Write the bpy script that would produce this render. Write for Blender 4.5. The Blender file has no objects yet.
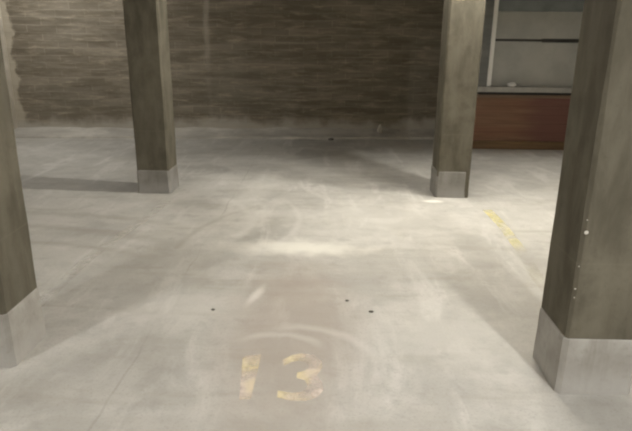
import bpy, bmesh, math, random
from mathutils import Vector, Matrix, noise
random.seed(4)
S = bpy.context.scene
COL = S.collection
S.cycles.use_denoising = True
S.cycles.filter_width = 2.2
S.view_settings.view_transform = 'Standard'
S.view_settings.look = 'None'
S.view_settings.gamma = 1
S.view_settings.use_curve_mapping = False
S.view_settings.exposure = 0.0

# ------------------------------------------------------------------ node helpers
class NT:
    def __init__(self, name):
        self.m = bpy.data.materials.new(name)
        self.m.use_nodes = True
        self.t = self.m.node_tree
        self.t.nodes.clear()
        self.out = self.t.nodes.new('ShaderNodeOutputMaterial')
        self.b = self.t.nodes.new('ShaderNodeBsdfPrincipled')
        self.t.links.new(self.b.outputs[0], self.out.inputs[0])
        g = self.t.nodes.new('ShaderNodeNewGeometry')
        self.P = g.outputs['Position']
    def put(self, sock, v):
        if isinstance(v, bpy.types.NodeSocket): self.t.links.new(v, sock)
        else: sock.default_value = v
    def math(self, op, a, b=0.0, c=0.0, clamp=False):
        n = self.t.nodes.new('ShaderNodeMath'); n.operation = op; n.use_clamp = clamp
        self.put(n.inputs[0], a); self.put(n.inputs[1], b); self.put(n.inputs[2], c)
        return n.outputs[0]
    def scale(self, v, s):
        n = self.t.nodes.new('ShaderNodeVectorMath'); n.operation = 'MULTIPLY'
        self.put(n.inputs[0], v); n.inputs[1].default_value = s
        return n.outputs[0]
    def off(self, v, s):
        n = self.t.nodes.new('ShaderNodeVectorMath'); n.operation = 'ADD'
        self.put(n.inputs[0], v); self.put(n.inputs[1], s)
        return n.outputs[0]
    def xyz(self, v):
        n = self.t.nodes.new('ShaderNodeSeparateXYZ'); self.put(n.inputs[0], v)
        return n.outputs
    def noise(self, v, sc, det=4, rough=.55, dist=0.0, color=False):
        n = self.t.nodes.new('ShaderNodeTexNoise'); n.inputs['Scale'].default_value = sc
        n.inputs['Detail'].default_value = det; n.inputs['Roughness'].default_value = rough
        n.inputs['Distortion'].default_value = dist
        self.put(n.inputs['Vector'], v)
        return n.outputs['Color' if color else 'Fac']
    def ramp(self, x, a, b, lo=0.0, hi=1.0):
        n = self.t.nodes.new('ShaderNodeMapRange'); n.interpolation_type = 'SMOOTHSTEP'
        self.put(n.inputs[0], x)
        for i, v in zip((1, 2, 3, 4), (a, b, lo, hi)): n.inputs[i].default_value = v
        return n.outputs[0]
    def mix(self, f, a, b, mode='MIX'):
        n = self.t.nodes.new('ShaderNodeMix'); n.data_type = 'RGBA'; n.blend_type = mode
        self.put(n.inputs[0], f)
        for s, v in ((n.inputs[6], a), (n.inputs[7], b)):
            if isinstance(v, tuple): v = (*v, 1)
            self.put(s, v)
        return n.outputs[2]
    def bump(self, h, strength, dist):
        n = self.t.nodes.new('ShaderNodeBump'); n.inputs['Strength'].default_value = strength
        n.inputs['Distance'].default_value = dist
        self.put(n.inputs['Height'], h); self.t.links.new(n.outputs[0], self.b.inputs['Normal'])
    def base(self, c, rough=.9, spec=.25):
        if isinstance(c, tuple): c = (*c, 1)
        self.put(self.b.inputs['Base Color'], c)
        self.put(self.b.inputs['Roughness'], rough)
        self.b.inputs['Specular IOR Level'].default_value = spec
    def blob(self, P, cx, cy, rx, ry, ang=0.0, soft=.6, wob=.35):
        """elliptical stain lying on the floor, 1 inside, 0 outside"""
        x, y, _ = self.xyz(P)
        dx = self.math('SUBTRACT', x, cx); dy = self.math('SUBTRACT', y, cy)
        c, s = math.cos(ang), math.sin(ang)
        u = self.math('DIVIDE', self.math('ADD', self.math('MULTIPLY', dx, c), self.math('MULTIPLY', dy, s)), rx)
        v = self.math('DIVIDE', self.math('SUBTRACT', self.math('MULTIPLY', dy, c), self.math('MULTIPLY', dx, s)), ry)
        r = self.math('SQRT', self.math('ADD', self.math('MULTIPLY', u, u), self.math('MULTIPLY', v, v)))
        r = self.math('ADD', r, self.math('MULTIPLY', self.math('SUBTRACT', self.noise(P, 7, 3), .5), wob * 2))
        return self.ramp(r, 1 + soft / 2, 1 - soft / 2)
    def arc(self, P, cx, cy, R, w, a0, a1):
        """a swept tyre smear: ring of radius R between two angles (degrees)"""
        x, y, _ = self.xyz(P)
        dx = self.math('SUBTRACT', x, cx); dy = self.math('SUBTRACT', y, cy)
        r = self.math('SQRT', self.math('ADD', self.math('MULTIPLY', dx, dx), self.math('MULTIPLY', dy, dy)))
        r = self.math('ADD', r, self.math('MULTIPLY', self.math('SUBTRACT', self.noise(P, 9, 2), .5), w * .8))
        ring = self.ramp(self.math('ABSOLUTE', self.math('SUBTRACT', r, R)), w, 0)
        th = self.math('ARCTAN2', dy, dx)
        m, h = math.radians((a0 + a1) / 2), math.radians(abs(a1 - a0) / 2)
        am = self.ramp(self.math('ABSOLUTE', self.math('SUBTRACT', th, m)), h, h * .4)
        return self.math('MULTIPLY', ring, am)

# ------------------------------------------------------------------ materials
def mat_floor():
    n = NT('worn_concrete_floor'); P = n.P
    big = n.noise(P, .7, 5, .6, .6)
    mid = n.noise(n.off(P, (3, 7, 0)), 3.0, 6, .62, .4)
    fine = n.noise(P, 38, 4, .6)
    streak = n.noise(n.scale(P, (.55, 4.2, 1)), 1.5, 5, .6, .7)
    sweep = n.noise(n.scale(n.off(P, (1.3, 0, 0)), (3.2, .7, 1)), 1.4, 5, .6, .5)
    c = n.mix(n.ramp(big, .3, .7), (.33, .316, .285), (.46, .445, .405))
    c = n.mix(n.ramp(mid, .40, .68, 0, .5), c, (.56, .54, .50))
    c = n.mix(n.ramp(streak, .48, .75, 0, .42), c, (.30, .275, .225))
    c = n.mix(n.ramp(sweep, .52, .70, 0, .5), c, (.62, .60, .56))
    c = n.mix(n.ramp(fine, .55, .8, 0, .3), c, (.30, .28, .24))
    grain = n.noise(n.off(P, (9, 4, 0)), 75, 3, .7)
    c = n.mix(n.ramp(grain, .50, .75, 0, .4), c, (.23, .215, .19))
    mott = n.noise(n.off(P, (2, 9, 0)), 8, 6, .7, .3)
    c = n.mix(n.ramp(mott, .50, .70, 0, .38), c, (.28, .265, .235))
    # dirt and scuffs that sit on the floor
    c = n.mix(n.math('MULTIPLY', n.blob(P, -.20, 2.75, .34, .85, 0, 1.1), .6), c, (.34, .29, .245))
    c = n.mix(n.math('MULTIPLY', n.blob(P, -.2, 3.97, .40, .13, 0, 1.7, .7), .75), c, (.80, .78, .70))
    c = n.mix(n.math('MULTIPLY', n.blob(P, -.43, 3.16, .026, .11, -.25, 1.6, .7), .5), c, (.76, .74, .69))
    c = n.mix(n.math('MULTIPLY', n.blob(P, .98, 5.27, .08, .045, 0, 1.3, .4), .8), c, (.82, .80, .74))
    c = n.mix(n.math('MULTIPLY', n.blob(P, -.02, 1.93, .8, .07, 0, 1.0, .4), .35), c, (.33, .30, .265))
    for a in ((-.25, 2.42, .27, .045, 20, 150), (-.16, 2.35, .42, .05, 0, 120), (-1.6, 4.5, .95, .07, -40, 60), (-1.5, 4.6, 1.25, .05, -50, 40)):
        c = n.mix(n.math('MULTIPLY', n.arc(P, *a), .30), c, (.64, .62, .58))
    for a in ((-2.6, 1.2, 3.5, .10, 60, 110), (-2.6, 1.2, 3.15, .10, 55, 110), (-2.5, .9, 3.1, .07, 60, 110), (.5, 3.9, 1.6, .05, 120, 200)):
        c = n.mix(n.math('MULTIPLY', n.arc(P, *a), .38), c, (.27, .245, .20))
    for cx, cy, rx, ry, an, k in ((-1.15, 3.55, .5, .35, .4, .35), (1.15, 3.1, .28, .6, .1, .30), (-.75, 4.6, .35, .22, .2, .28), (.55, 3.6, .3, .18, 0, .22), (-.9, 2.4, .25, .3, 0, .2)):
        c = n.mix(n.math('MULTIPLY', n.blob(P, cx, cy, rx, ry, an, 1.3, .7), k), c, (.27, .255, .22))
    for cx, cy, rx, ry, an, k in ((-.75, 5.3, .16, .9, -.15, .4), (-.6, 4.7, .10, .5, -.3, .4), (.62, 2.75, .3, .35, .5, .35), (.5, 4.7, .7, .5, 0, .35), (-.9, 2.95, .3, .2, .2, .3)):
        c = n.mix(n.math('MULTIPLY', n.blob(P, cx, cy, rx, ry, an, 1.5, .9), k), c, (.64, .62, .57))
    # hairline joint sawn in the slab
    x, y, z = n.xyz(P)
    wx = n.math('ADD', x, n.math('MULTIPLY', n.math('SUBTRACT', n.noise(P, 2.2, 2), .5), .09))
    j = n.math('MULTIPLY', n.ramp(n.math('ABSOLUTE', n.math('ADD', wx, .925)), .008, .003),
               n.ramp(n.noise(P, 1.6, 2), .42, .6, .02, .28))
    c = n.mix(j, c, (.22, .20, .17))
    n.base(c, n.ramp(mid, .3, .7, .62, .82), .3)
    n.bump(n.math('ADD', fine, n.math('MULTIPLY', mid, 2.0)), .12, .01)
    return n.m

def mat_wall():
    n = NT('rough_block_wall'); P = n.P
    x, y, z = n.xyz(P)
    wob = n.math('MULTIPLY', n.math('SUBTRACT', n.noise(P, 2.0, 3, .5), .5), .07)
    cv = n.t.nodes.new('ShaderNodeCombineXYZ')
    n.put(cv.inputs[0], x); n.put(cv.inputs[1], n.math('ADD', z, wob)); 
    br = n.t.nodes.new('ShaderNodeTexBrick')
    n.put(br.inputs['Vector'], cv.outputs[0])
    br.inputs['Color1'].default_value = (.215, .188, .146, 1); br.inputs['Color2'].default_value = (.285, .250, .195, 1)
    br.inputs['Mortar'].default_value = (.31, .275, .215, 1)
    br.inputs['Scale'].default_value = 1; br.inputs['Mortar Size'].default_value = .012
    br.inputs['Mortar Smooth'].default_value = .9; br.inputs['Bias'].default_value = -.1
    br.inputs['Brick Width'].default_value = .42; br.inputs['Row Height'].default_value = .105
    st = n.noise(n.scale(P, (1.2, 1, 9)), 1.2, 6, .65, .4)
    bl = n.noise(P, .8, 4, .6, .3)
    fine = n.noise(P, 16, 5, .65)
    c = n.mix(n.ramp(st, .36, .64, 0, .7), br.outputs['Color'], (.125, .104, .072))
    c = n.mix(n.ramp(bl, .4, .7, 0, .4), c, (.185, .172, .138))
    c = n.mix(n.ramp(fine, .58, .78, 0, .45), c, (.36, .31, .235))
    mort = n.noise(n.scale(P, (2.4, 1, 16)), 1.0, 5, .7, .2)
    c = n.mix(n.ramp(mort, .50, .70, 0, .55), c, (.42, .365, .275))
    # plaster run down the wall, pale mortar smeared at the corner
    run = n.ramp(n.math('ABSOLUTE', n.math('ADD', x, n.math('ADD', 1.83, wob))), .055, .01)
    run = n.math('MULTIPLY', run, n.ramp(z, .7, 1.9, .14, .7))
    run = n.math('MULTIPLY', run, n.ramp(n.noise(P, 5, 3), .3, .6, .4, 1))
    c = n.mix(run, c, (.42, .385, .32))
    e = n.math('ADD', x, n.math('MULTIPLY', n.math('SUBTRACT', n.noise(P, 4, 4), .5), .5))
    c = n.mix(n.ramp(e, -4.60, -4.68, 0, .8), c, (.50, .45, .36))
    # grey dusty splash near the ground
    zz = n.math('ADD', z, n.math('MULTIPLY', n.math('SUBTRACT', n.noise(P, 3, 5), .5), .45))
    c = n.mix(n.ramp(zz, .30, .12, 0, .9), c, (.44, .41, .355))
    n.base(c, .95, .15)
    n.bump(n.math('ADD', n.math('MULTIPLY', br.outputs['Fac'], .3), n.math('MULTIPLY', n.math('ADD', fine, st), -.8)), .4, .012)
    return n.m

def mat_concrete(name, dark, lite, board=(6, 6, 1.6), bump=.25, patch=None):
    n = NT(name)
    g = n.t.nodes.new('ShaderNodeTexCoord'); P = n.off(g.outputs['Object'], (0, 0, 0))
    P = n.P
    v = n.noise(n.scale(P, board), 1.6, 5, .6, .25)
    b = n.noise(P, 2.2, 5, .6)
    fine = n.noise(P, 45, 4, .6)
    c = n.mix(n.ramp(v, .3, .7), dark, lite)
    c = n.mix(n.ramp(b, .48, .72, 0, .6), c, tuple(q * 1.3 for q in lite))
    b2 = n.noise(n.off(P, (4, 1, 8)), 7, 5, .65)
    c = n.mix(n.ramp(b2, .5, .75, 0, .45), c, tuple(q * .75 for q in dark))
    c = n.mix(n.ramp(fine, .55, .8, 0, .3), c, tuple(q * .7 for q in dark))
    x, y, z = n.xyz(P)
    zl = n.math('ADD', z, n.math('MULTIPLY', n.math('SUBTRACT', n.noise(P, 2, 2), .5), .03))
    for lv in (.61,):
        c = n.mix(n.ramp(n.math('ABSOLUTE', n.math('SUBTRACT', zl, lv)), .006, .002, 0, .14), c, tuple(q * 1.5 for q in lite))
    n.base(c, .85, .25)
    n.bump(n.math('ADD', v, n.math('MULTIPLY', fine, .5)), bump, .008)
    return n.m

def mat_band(name='dusty_grey_paint', k=1.0):
    n = NT(name); P = n.P
    b = n.noise(P, 4, 5, .6); fine = n.noise(P, 30, 4, .6)
    t = lambda *q: tuple(v * k for v in q)
    c = n.mix(n.ramp(b, .3, .7), t(.28, .265, .235), t(.40, .385, .355))
    c = n.mix(n.ramp(fine, .5, .8, 0, .4), c, t(.20, .185, .155))
    drip = n.noise(n.scale(P, (9, 9, 1.5)), 1.3, 4, .6)
    c = n.mix(n.ramp(drip, .5, .72, 0, .5), c, t(.20, .185, .15))
    x, y, z = n.xyz(P)
    c = n.mix(n.ramp(n.math('ADD', z, n.math('MULTIPLY', n.math('SUBTRACT', b, .5), .2)), .14, .03, 0, .5), c, t(.44, .425, .40))
    n.base(c, .8, .3); n.bump(n.math('ADD', b, fine), .2, .006)
    return n.m

def mat_paint(name, c1, c2, lo, hi, top, sc=9, worn=None):
    n = NT(name); P = n.P
    c = n.mix(n.ramp(n.noise(n.off(P, (5, 2, 0)), 4.5, 2), .35, .65), c1, c2)
    n.base(c, .8, .25)
    a = n.ramp(n.noise(P, sc, 5, .65), lo, hi, 0.03, top)
    if worn: a = n.math('MULTIPLY', a, n.ramp(n.xyz(P)[1], worn[0], worn[1], .12, 1))
    t = n.t.nodes.new('ShaderNodeBsdfTransparent'); mx = n.t.nodes.new('ShaderNodeMixShader')
    n.put(mx.inputs[0], a); n.t.links.new(t.outputs[0], mx.inputs[1]); n.t.links.new(n.b.outputs[0], mx.inputs[2])
    n.t.links.new(mx.outputs[0], n.out.inputs[0])
    return n.m

def mat_wood():
    n = NT('red_brown_boards'); P = n.P
    x, y, z = n.xyz(P)
    g = n.noise(n.scale(P, (1.3, 1, 26)), 1.4, 5, .6, .5)
    b = n.noise(n.scale(P, (.7, 1, 5)), 1.0, 3)
    c = n.mix(n.ramp(g, .3, .7), (.150, .078, .042), (.225, .128, .074))
    c = n.mix(n.ramp(b, .45, .65, 0, .6), c, (.19, .088, .052))
    c = n.mix(n.ramp(n.math('ADD', x, n.math('MULTIPLY', b, .5)), 2.75, 3.15, 0, .7), c, (.13, .05, .045))
    fr = n.math('FRACT', n.math('DIVIDE', z, .118))
    c = n.mix(n.ramp(n.math('ABSOLUTE', n.math('SUBTRACT', fr, .5)), .455, .495, 0, .55), c, (.06, .025, .014))
    n.base(c, .55, .35); n.bump(g, .15, .005)
    return n.m

def mat_plain(name, c, rough=.7, var=.25, sc=(3, 3, 3), metal=0.0):
    n = NT(name); P = n.P
    b = n.noise(n.scale(P, sc), 1.5, 5, .6)
    n.base(n.mix(n.ramp(b, .3, .7), tuple(q * (1 - var) for q in c), tuple(q * (1 + var) for q in c)), rough, .3)
    n.b.inputs['Metallic'].default_value = metal
    n.bump(b, .08, .005)
    return n.m

M = dict(floor=mat_floor(), wall=mat_wall(),
         pillar=mat_concrete('olive_pillar_concrete', (.086, .077, .055), (.135, .122, .091)),
         band=mat_band(), dimband=mat_band('shaded_grey_paint', .72),  # far bases: same paint scaled darker, dim light put into the colour
         plaster=mat_concrete('pale_plaster', (.46, .42, .34), (.60, .55, .46), (2, 2, 2), .3),
         ceiling=mat_concrete('ceiling_concrete', (.30, .28, .24), (.40, .375, .33), (1, 6, 1), .15),
         kerb=mat_concrete('dusty_kerb_concrete', (.36, .34, .30), (.47, .445, .395), (1.2, 3, 3), .4),
         wood=mat_wood(),
         rail=mat_plain('olive_brown_board', (.155, .095, .045), .6, .25, (1.2, 1, 20)),
         toprail=mat_plain('pale_brown_board', (.185, .125, .085), .6, .2, (1.2, 1, 20)),
         grey=mat_plain('grey_board', (.40, .40, .37), .65, .12, (1.5, 1, 1.5)),
         sill=mat_plain('grey_sill_paint', (.38, .37, .34), .6, .15),
         post=mat_plain('dark_grey_steel', (.17, .175, .165), .5, .15, (2, 2, 6)),
         head=mat_plain('blue_grey_steel', (.19, .21, .21), .5, .15),
         seam_shade=mat_plain('black_seam_and_shade', (.055, .055, .05), .7, .2),  # panel joint, also the painted shade under the sill
         white=mat_plain('white_reveal_paint', (.85, .84, .80), .5, .06, (8, 8, 2)),
         paper=mat_plain('white_paper', (.80, .79, .76), .8, .03),
         stone=mat_plain('dark_pebble', (.13, .12, .105), .8, .3, (30, 30, 30)),
         chalk=mat_plain('pale_mortar', (.55, .52, .46), .9, .15, (20, 20, 20)),
         digit=mat_paint('worn_number_paint', (.84, .73, .47), (.80, .69, .61), .20, .68, .66, 8),
         yline=mat_paint('worn_yellow_paint', (.84, .76, .36), (.74, .68, .42), .36, .66, .56, 3.0, (3.9, 4.5)),
         wline=mat_paint('worn_pale_paint', (.74, .71, .64), (.68, .65, .58), .40, .75, .38, 3.5))

# ------------------------------------------------------------------ geometry helpers
def link(name, bm, m, parent=None, smooth=False):
    me = bpy.data.meshes.new(name)
    bmesh.ops.recalc_face_normals(bm, faces=bm.faces)
    bm.to_mesh(me); bm.free()
    if smooth:
        for p in me.polygons: p.use_smooth = True
    o = bpy.data.objects.new(name, me); COL.objects.link(o)
    me.materials.append(M[m])
    if parent: o.parent = parent
    return o
def box(bm, x0, x1, y0, y1, z0, z1):
    vs = [bm.verts.new((x, y, z)) for z in (z0, z1) for y in (y0, y1) for x in (x0, x1)]
    for f in ((0, 1, 3, 2), (4, 6, 7, 5), (0, 4, 5, 1), (2, 3, 7, 6), (0, 2, 6, 4), (1, 5, 7, 3)):
        bm.faces.new([vs[i] for i in f])
    return vs
def bev(bm, w, seg=2):
    bmesh.ops.bevel(bm, geom=bm.edges[:], offset=w, segments=seg, affect='EDGES', profile=.6)
def tag(o, label, cat, group=None):
    o['label'] = label; o['category'] = cat
    if group: o['group'] = group
    return o
def empty(name, loc, rz=0):
    o = bpy.data.objects.new(name, None); COL.objects.link(o)
    o.location = loc; o.rotation_euler = (0, 0, rz); o.empty_display_size = .2
    return o
def struct(name, bm, m, parent=None):
    o = link(name, bm, m, parent)
    if not parent: o['kind'] = 'structure'
    return o
def ring_prism(bm, rings):
    """closed skin through square rings of points"""
    vs = [[bm.verts.new(p) for p in r] for r in rings]
    n = len(vs[0])
    for a, b in zip(vs, vs[1:]):
        for i in range(n): bm.faces.new((a[i], a[(i + 1) % n], b[(i + 1) % n], b[i]))
    bm.faces.new(vs[0][::-1]); bm.faces.new(vs[-1])

# ------------------------------------------------------------------ the setting
H = 3.0
XW0, XW1, YW0 = -4.74, 4.6, -3.6
bm = bmesh.new(); box(bm, XW0 - .2, XW1 + .2, YW0 - .2, 9.4, -.12, 0); struct('floor', bm, 'floor')
bm = bmesh.new(); box(bm, XW0 - .2, XW1 + .2, YW0 - .2, 9.4, H, H + .15); struct('ceiling', bm, 'ceiling')
WA = math.atan2(.40, 6.0)                                   # the back wall runs a little askew
def wy(x): return 8.66 + (x + 4.5) * math.tan(WA)
bm = bmesh.new()
N = 60
ring = []
xs = [XW0 - .2 + (XW1 - XW0 + .4) * i / N for i in range(N + 1)]
zs = [H * j / 24 for j in range(25)]
g = [[bm.verts.new((x, wy(x) + .012 * noise.noise((x * 3, 0, z * 9)), z)) for z in zs] for x in xs]
for i in range(N):
    for j in range(24): bm.faces.new((g[i][j], g[i + 1][j], g[i + 1][j + 1], g[i][j + 1]))
rb = [bm.verts.new((x, wy(x) + .25, z)) for x, z in ((xs[0], 0), (xs[-1], 0), (xs[-1], H), (xs[0], H))]
bm.faces.new(rb)
bm.faces.new([g[i][0] for i in range(N + 1)] + [rb[1], rb[0]])
bm.faces.new([g[i][24] for i in range(N, -1, -1)] + [rb[3], rb[2]])
bm.faces.new([g[0][j] for j in range(25)][::-1] + [rb[0], rb[3]])
bm.faces.new([g[N][j] for j in range(25)] + [rb[2], rb[1]])
struct('wall_back', bm, 'wall')
bm = bmesh.new(); box(bm, XW0 - .2, XW0, YW0, wy(XW0) + .02, 0, H); struct('wall_left', bm, 'plaster')
bm = bmesh.new(); box(bm, XW1, XW1 + .2, YW0, wy(XW1) + .02, 0, H); struct('wall_right', bm, 'plaster')
bm = bmesh.new(); box(bm, XW0 - .2, XW1 + .2, YW0 - .2, YW0, 0, H); struct('wall_front', bm, 'plaster')
# unseen beams added over each pillar row to darken the back wall
bm = bmesh.new(); box(bm, XW0, XW1, 5.42, 5.70, 2.50, H); struct('shade_beam_1', bm, 'ceiling')
bm = bmesh.new(); box(bm, XW0, XW1, 2.26, 2.52, 2.50, H); struct('shade_beam_2', bm, 'ceiling')
# low mortar kerb along the foot of the back wall
bm = bmesh.new()
prev = None
NK = 110
x0, x1 = XW0, 2.0
for i in range(NK + 1):
    x = x0 + (x1 - x0) * i / NK
    a = noise.noise((x * 2.3, 1.7, 0)); b = noise.noise((x * 6, 4.2, 0))
    top = .095 + .02 * a + .015 * b; dep = .15 + .03 * b + .015 * a
    y = wy(x)
    dep += .25
    prof = [(y + .02, 0), (y - dep, 0), (y - dep + .012, .028 + .012 * b), (y - dep * .5, .05 + .01 * a), (y - .03, top), (y + .02, top + .01)]
    cur = [bm.verts.new((x, py, pz)) for py, pz in prof]
    if prev:
        for k in range(6): bm.faces.new((prev[k], prev[(k + 1) % 6], cur[(k + 1) % 6], cur[k]))
    else: bm.faces.new(cur)
    prev = cur
bm.faces.new(prev[::-1])
o = struct('baseboard_back', bm, 'kerb')

# ------------------------------------------------------------------ pillars
def pillar(xc, yc, a, bh, label, cut=None, rz=0.0):
    t = empty('concrete_pillar', (xc, yc, 0), rz)
    h = a / 2
    bm = bmesh.new()
    rings = []
    for k in range(26):
        z = H * k / 25
        r = []
        for sx, sy in ((-1, -1), (1, -1), (1, 1), (-1, 1)):
            c = .014 + .006 * noise.noise((xc + sx, yc + sy, z * 5))
            w = .003 * noise.noise((xc * 3 + sx, sy, z * 3))
            p = [(sx * h + w, sy * (h - c)), (sx * (h - c), sy * h + w)]
            r += [(*q, z) for q in (p if sx * sy > 0 else p[::-1])]
        # keep the ring going round the section
        r.sort(key=lambda q: math.atan2(q[1], q[0]))
        rings.append(r)
    ring_prism(bm, rings)
    link('shaft', bm, 'pillar', t)
    bm = bmesh.new()
    rings = []
    for k, z in enumerate((0, .02, bh * .3, bh * .6, bh * .9, bh - .004, bh)):
        e = (.009, .009, .007, .006, .005, .004, .001)[k]
        r = []
        for sx, sy in ((-1, -1), (1, -1), (1, 1), (-1, 1)):
            c = .02
            if cut == (sx, sy): c = .055
            w = .004 * noise.noise((xc * 3 + sx, sy + yc, z * 9))
            hh = h + e + w
            r += [(sx * hh, sy * (hh - c), z), (sx * (hh - c), sy * hh, z)]
        r.sort(key=lambda q: math.atan2(q[1], q[0]))
        rings.append(r)
    ring_prism(bm, rings)
    link('painted_base', bm, 'band' if yc < 4 else 'dimband', t)['label'] = 'pale grey painted base of the pillar'
    return tag(t, label, 'pillar', 'concrete pillars beside the parking bay')
A = .313
pl_nl = pillar(-1.459 - A / 2, 2.327 + A / 2, A, .27, 'near olive grey concrete pillar cut off by the left edge of the photo')
pl_nr = pillar(1.015 + A / 2 + .004, 2.225 + A / 2, A, .268, 'large nearest concrete pillar at the right, with white paint chips down its corner')
pl_fl = pillar(-1.545 - A / 2, 5.395 + A / 2, A, .228, 'far dark brown pillar on the left, casting a band of shadow')
pl_fr = pillar(1.025 + A / 2, 5.41 + A / 2, A, .255, 'far pale grey pillar in front of the red-brown timber boards', cut=(1, -1))
# paint chips on the near right pillar
bm = bmesh.new()
for (x, z, r) in ((.016, .747, .009), (.008, .60, .003), (.007, .50, .004), (.009, .46, .003), (.012, .80, .003)):
    v0 = Matrix.Translation((-A / 2 + x, -A / 2 - .0005, z))
    bmesh.ops.create_icosphere(bm, subdivisions=2, radius=1, matrix=v0 @ Matrix.Diagonal((r, .0018, r * .9, 1)))
o = link('paint_chip', bm, 'chalk', pl_nr); o['label'] = 'white paint chips along the pillar corner'

# ------------------------------------------------------------------ grey boarded window above the timber boards
PY = 7.93
t = empty('window_1', (2.6, PY, 0)); t['kind'] = 'structure'
def wpart(name, m, boxes, parent, bevel=.006):
    bm = bmesh.new()
    for b in boxes:
        x0, x1, y0, y1, z0, z1 = b
        box(bm, x0 - 2.6, x1 - 2.6, y0 - PY, y1 - PY, z0, z1)
    if bevel: bev(bm, bevel, 2)
    return link(name, bm, m, parent)
XA, XB = 1.93, 4.2
wpart('window_frame', 'post', [(XA, 2.07, PY + .0, PY + .30, .835, H)], t)
wpart('window_sill', 'sill', [(XA, XB, PY - .03, PY + .30, .775, .845)], t, .008)
wpart('reveal_strip', 'white', [(2.078, 2.135, PY + .03, PY + .20, .845, H)], t, .004)
wpart('head_panel', 'head', [(2.135, XB, PY + .10, PY + .16, 1.80, H)], t, .004)
wpart('grey_panel', 'grey', [(2.135, XB, PY + .16, PY + .20, 1.455, 1.80)], t, .004)
wpart('grey_panel', 'grey', [(2.135, XB, PY + .15, PY + .20, .845, 1.425)], t, .004)
wpart('panel_seam', 'seam_shade', [(2.125, 2.45, PY + .165, PY + .19, 1.425, 1.455), (2.45, 2.78, PY + .155, PY + .19, 1.415, 1.455), (2.78, XB, PY + .15, PY + .19, 1.41, 1.462)], t, .003)
bm = bmesh.new(); box(bm, XA, XB + .4, PY + .30, PY + .34, 0, H); struct('wall_recess', bm, 'plaster')
bm = bmesh.new(); box(bm, XA, XA + .1, PY + .34, wy(XA) + .02, 0, H); struct('wall_return', bm, 'plaster')

tb = empty('timber_panel', (2.6, PY, 0))
tag(tb, 'red-brown horizontal timber boards below the grey boarded window', 'wood panel')
wpart('board_face', 'wood', [(XA + .03, XB, PY + .02, PY + .07, .115, .700)], tb, .004)
wpart('bottom_rail', 'rail', [(XA + .03, XB, PY + .012, PY + .07, 0, .113)], tb, .004)['label'] = 'olive brown bottom board'
wpart('top_rail', 'toprail', [(XA + .03, XB, PY + .01, PY + .07, .702, .738)], tb, .004)['label'] = 'paler brown top board'
wpart('shade_strip', 'seam_shade', [(XA + .03, XB, PY + .05, PY + .08, .738, .775)], tb, 0)['label'] = 'black strip standing for the shadow gap under the sill'  # shade below the sill overhang built as a black strip

# ------------------------------------------------------------------ small things
def crumple(name, loc, dims, m, label, cat, group=None, seed=0, amp=.35):
    bm = bmesh.new()
    bmesh.ops.create_icosphere(bm, subdivisions=3, radius=1)
    for v in bm.verts:
        k = 1 + amp * noise.noise(v.co * 1.7 + Vector((seed * 3.1, seed, 0)))
        v.co *= k
    zmin = min(v.co.z for v in bm.verts)
    for v in bm.verts:
        z = max(v.co.z, zmin * .7) - zmin * .7
        v.co = Vector((v.co.x * dims[0] / 2, v.co.y * dims[1] / 2, z * dims[2] / 1.7))
    o = link(name, bm, m); o.location = loc
    return tag(o, label, cat, group)
crumple('paper_scrap', (2.405, PY + .02, .845), (.12, .07, .055), 'paper', 'small white paper scrap lying on the grey window sill', 'paper', seed=1)
crumple('dark_pebble', (-.647, 2.948, 0), (.022, .018, .008), 'stone', 'tiny dark pebble left of the pale scuff beyond the number 1', 'pebble', 'dark pebbles on the bay floor', 2)
crumple('dark_pebble', (.115, 3.099, 0), (.022, .018, .008), 'stone', 'tiny dark pebble, farther of the pair near the middle of the floor', 'pebble', 'dark pebbles on the bay floor', 3)
crumple('dark_pebble', (.247, 2.964, 0), (.028, .020, .008), 'stone', 'tiny dark pebble, nearer and right of the pair near the middle', 'pebble', 'dark pebbles on the bay floor', 4)
crumple('mortar_lump', (.75, wy(.75) - .17, .055), (.07, .06, .12), 'chalk', 'small pale mortar lump on the kerb at the foot of the back wall', 'rubble', seed=5, amp=.3)
crumple('dark_stone', (.011, wy(.011) - .49, 0), (.08, .05, .03), 'stone', 'small dark stone on the floor against the back wall kerb', 'stone', seed=6)

# painted bay number
def poly(pts, m, name, parent, z=.0012):
    bm = bmesh.new()
    lo = [bm.verts.new((x, y, 0.0004)) for x, y in pts]
    f = bm.faces.new(lo)
    r = bmesh.ops.extrude_face_region(bm, geom=[f])
    for v in r['geom']:
        if isinstance(v, bmesh.types.BMVert): v.co.z = z
    bmesh.ops.triangulate(bm, faces=[f for f in bm.faces if len(f.verts) > 4])
    return link(name, bm, m, parent)
num = empty('painted_number', (0, 0, 0))
tag(num, 'worn yellow and pink painted number 13 on the concrete floor', 'painted number')
poly([(-.405, 2.445), (-.388, 2.474), (-.318, 2.482), (-.319, 2.35), (-.322, 2.125), (-.371, 2.116)], 'digit', 'digit', num)
poly([(-.211, 2.44), (-.17, 2.485), (-.12, 2.503), (-.06, 2.485), (-.022, 2.43), (-.018, 2.38), (-.045, 2.315), (-.017, 2.26), (-.012, 2.2),
      (-.035, 2.15), (-.085, 2.122), (-.15, 2.118), (-.21, 2.14), (-.212, 2.19), (-.15, 2.176), (-.105, 2.186), (-.082, 2.225), (-.095, 2.275),
      (-.135, 2.292), (-.135, 2.335), (-.1, 2.352), (-.082, 2.385), (-.1, 2.425), (-.13, 2.438), (-.17, 2.425), (-.2, 2.39)], 'digit', 'digit', num)
def stroke(path, w):
    L, R = [], []
    for i, p in enumerate(path):
        a = Vector(path[max(i - 1, 0)]); b = Vector(path[min(i + 1, len(path) - 1)])
        d = (b - a).normalized(); nn = Vector((-d.y, d.x)) * w / 2
        L.append(tuple(Vector(p) + nn)); R.append(tuple(Vector(p) - nn))
    return L + R[::-1]
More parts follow.
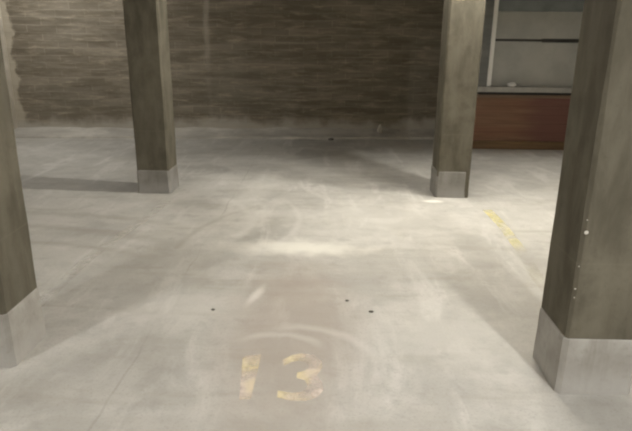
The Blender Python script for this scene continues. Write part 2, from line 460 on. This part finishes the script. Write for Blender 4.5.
# worn bay lines
def line(path, w, m, label):
    bm = bmesh.new()
    pts = stroke(path, w)
    k = len(path)
    a = [bm.verts.new((*p, .0012)) for p in pts]
    b = [bm.verts.new((*p, .0003)) for p in pts]
    n = len(pts)
    for i in range(k - 1):
        bm.faces.new((a[i], a[i + 1], a[n - 2 - i], a[n - 1 - i])); bm.faces.new((b[i], b[n - 1 - i], b[n - 2 - i], b[i + 1]))
    for i in range(n): bm.faces.new((a[i], b[i], b[(i + 1) % n], a[(i + 1) % n]))
    return tag(link('painted_bay_line', bm, m), label, 'floor marking')
line([(1.42, 5.02), (1.435, 4.6), (1.41, 4.0), (1.36, 3.5), (1.35, 2.75)], .085, 'yline', 'worn yellow painted bay line running between the two right-hand pillars')
line([(-1.50, 5.30), (-1.53, 4.7), (-1.60, 4.2), (-1.66, 3.7), (-1.66, 2.75)], .08, 'wline', 'faint pale painted bay line running between the two left-hand pillars')

# ------------------------------------------------------------------ light: ceiling lamps of the garage
WARM = (1, .968, .905)
COOL = (1, .985, .96)
def lamp(name, loc, w, sx, sy):
    l = bpy.data.lights.new(name, 'AREA'); l.shape = 'RECTANGLE'; l.size = sx; l.size_y = sy
    l.energy = w; l.color = COOL
    o = bpy.data.objects.new(name, l); o.location = loc; COL.objects.link(o)
def bulb(name, loc, w, rad):
    l = bpy.data.lights.new(name, 'POINT'); l.energy = w; l.shadow_soft_size = rad; l.color = WARM
    o = bpy.data.objects.new(name, l); o.location = loc; COL.objects.link(o)
for bx, by, bw in ((.75, 5.22, 95), (1.25, 5.18, 90), (1.66, 5.15, 150)): bulb('bay_tube', (bx, by, 2.80), bw, .04)
lamp('aisle_tube', (-2.8, -.1, 2.88), 82, .2, .2)
lamp('entry_tube', (1.62, -.3, 2.88), 150, .10, .4)
lamp('corner_tube', (-3.7, 7.7, 2.88), 36, .4, .4)
w = bpy.data.worlds.new('garage_air'); S.world = w; w.use_nodes = True
w.node_tree.nodes['Background'].inputs[0].default_value = (.9, .92, 1, 1)
w.node_tree.nodes['Background'].inputs[1].default_value = .02

# ------------------------------------------------------------------ camera
cd = bpy.data.cameras.new('camera'); cam = bpy.data.objects.new('camera', cd); COL.objects.link(cam)
cd.sensor_fit = 'HORIZONTAL'; cd.sensor_width = 36; cd.lens = 578.47 * 36 / 632; cd.clip_start = .02
fw = Vector((-0.02238696, 0.95358481, -0.30029123)); rt = Vector((0.99960281, 0.02649316, 0.0096087)); up = Vector((-0.01711838, 0.29995685, 0.95379917))
mw = Matrix((rt, up, -fw)).transposed().to_4x4(); mw.translation = (0, 0, 1.5)
cam.matrix_world = mw
S.camera = cam
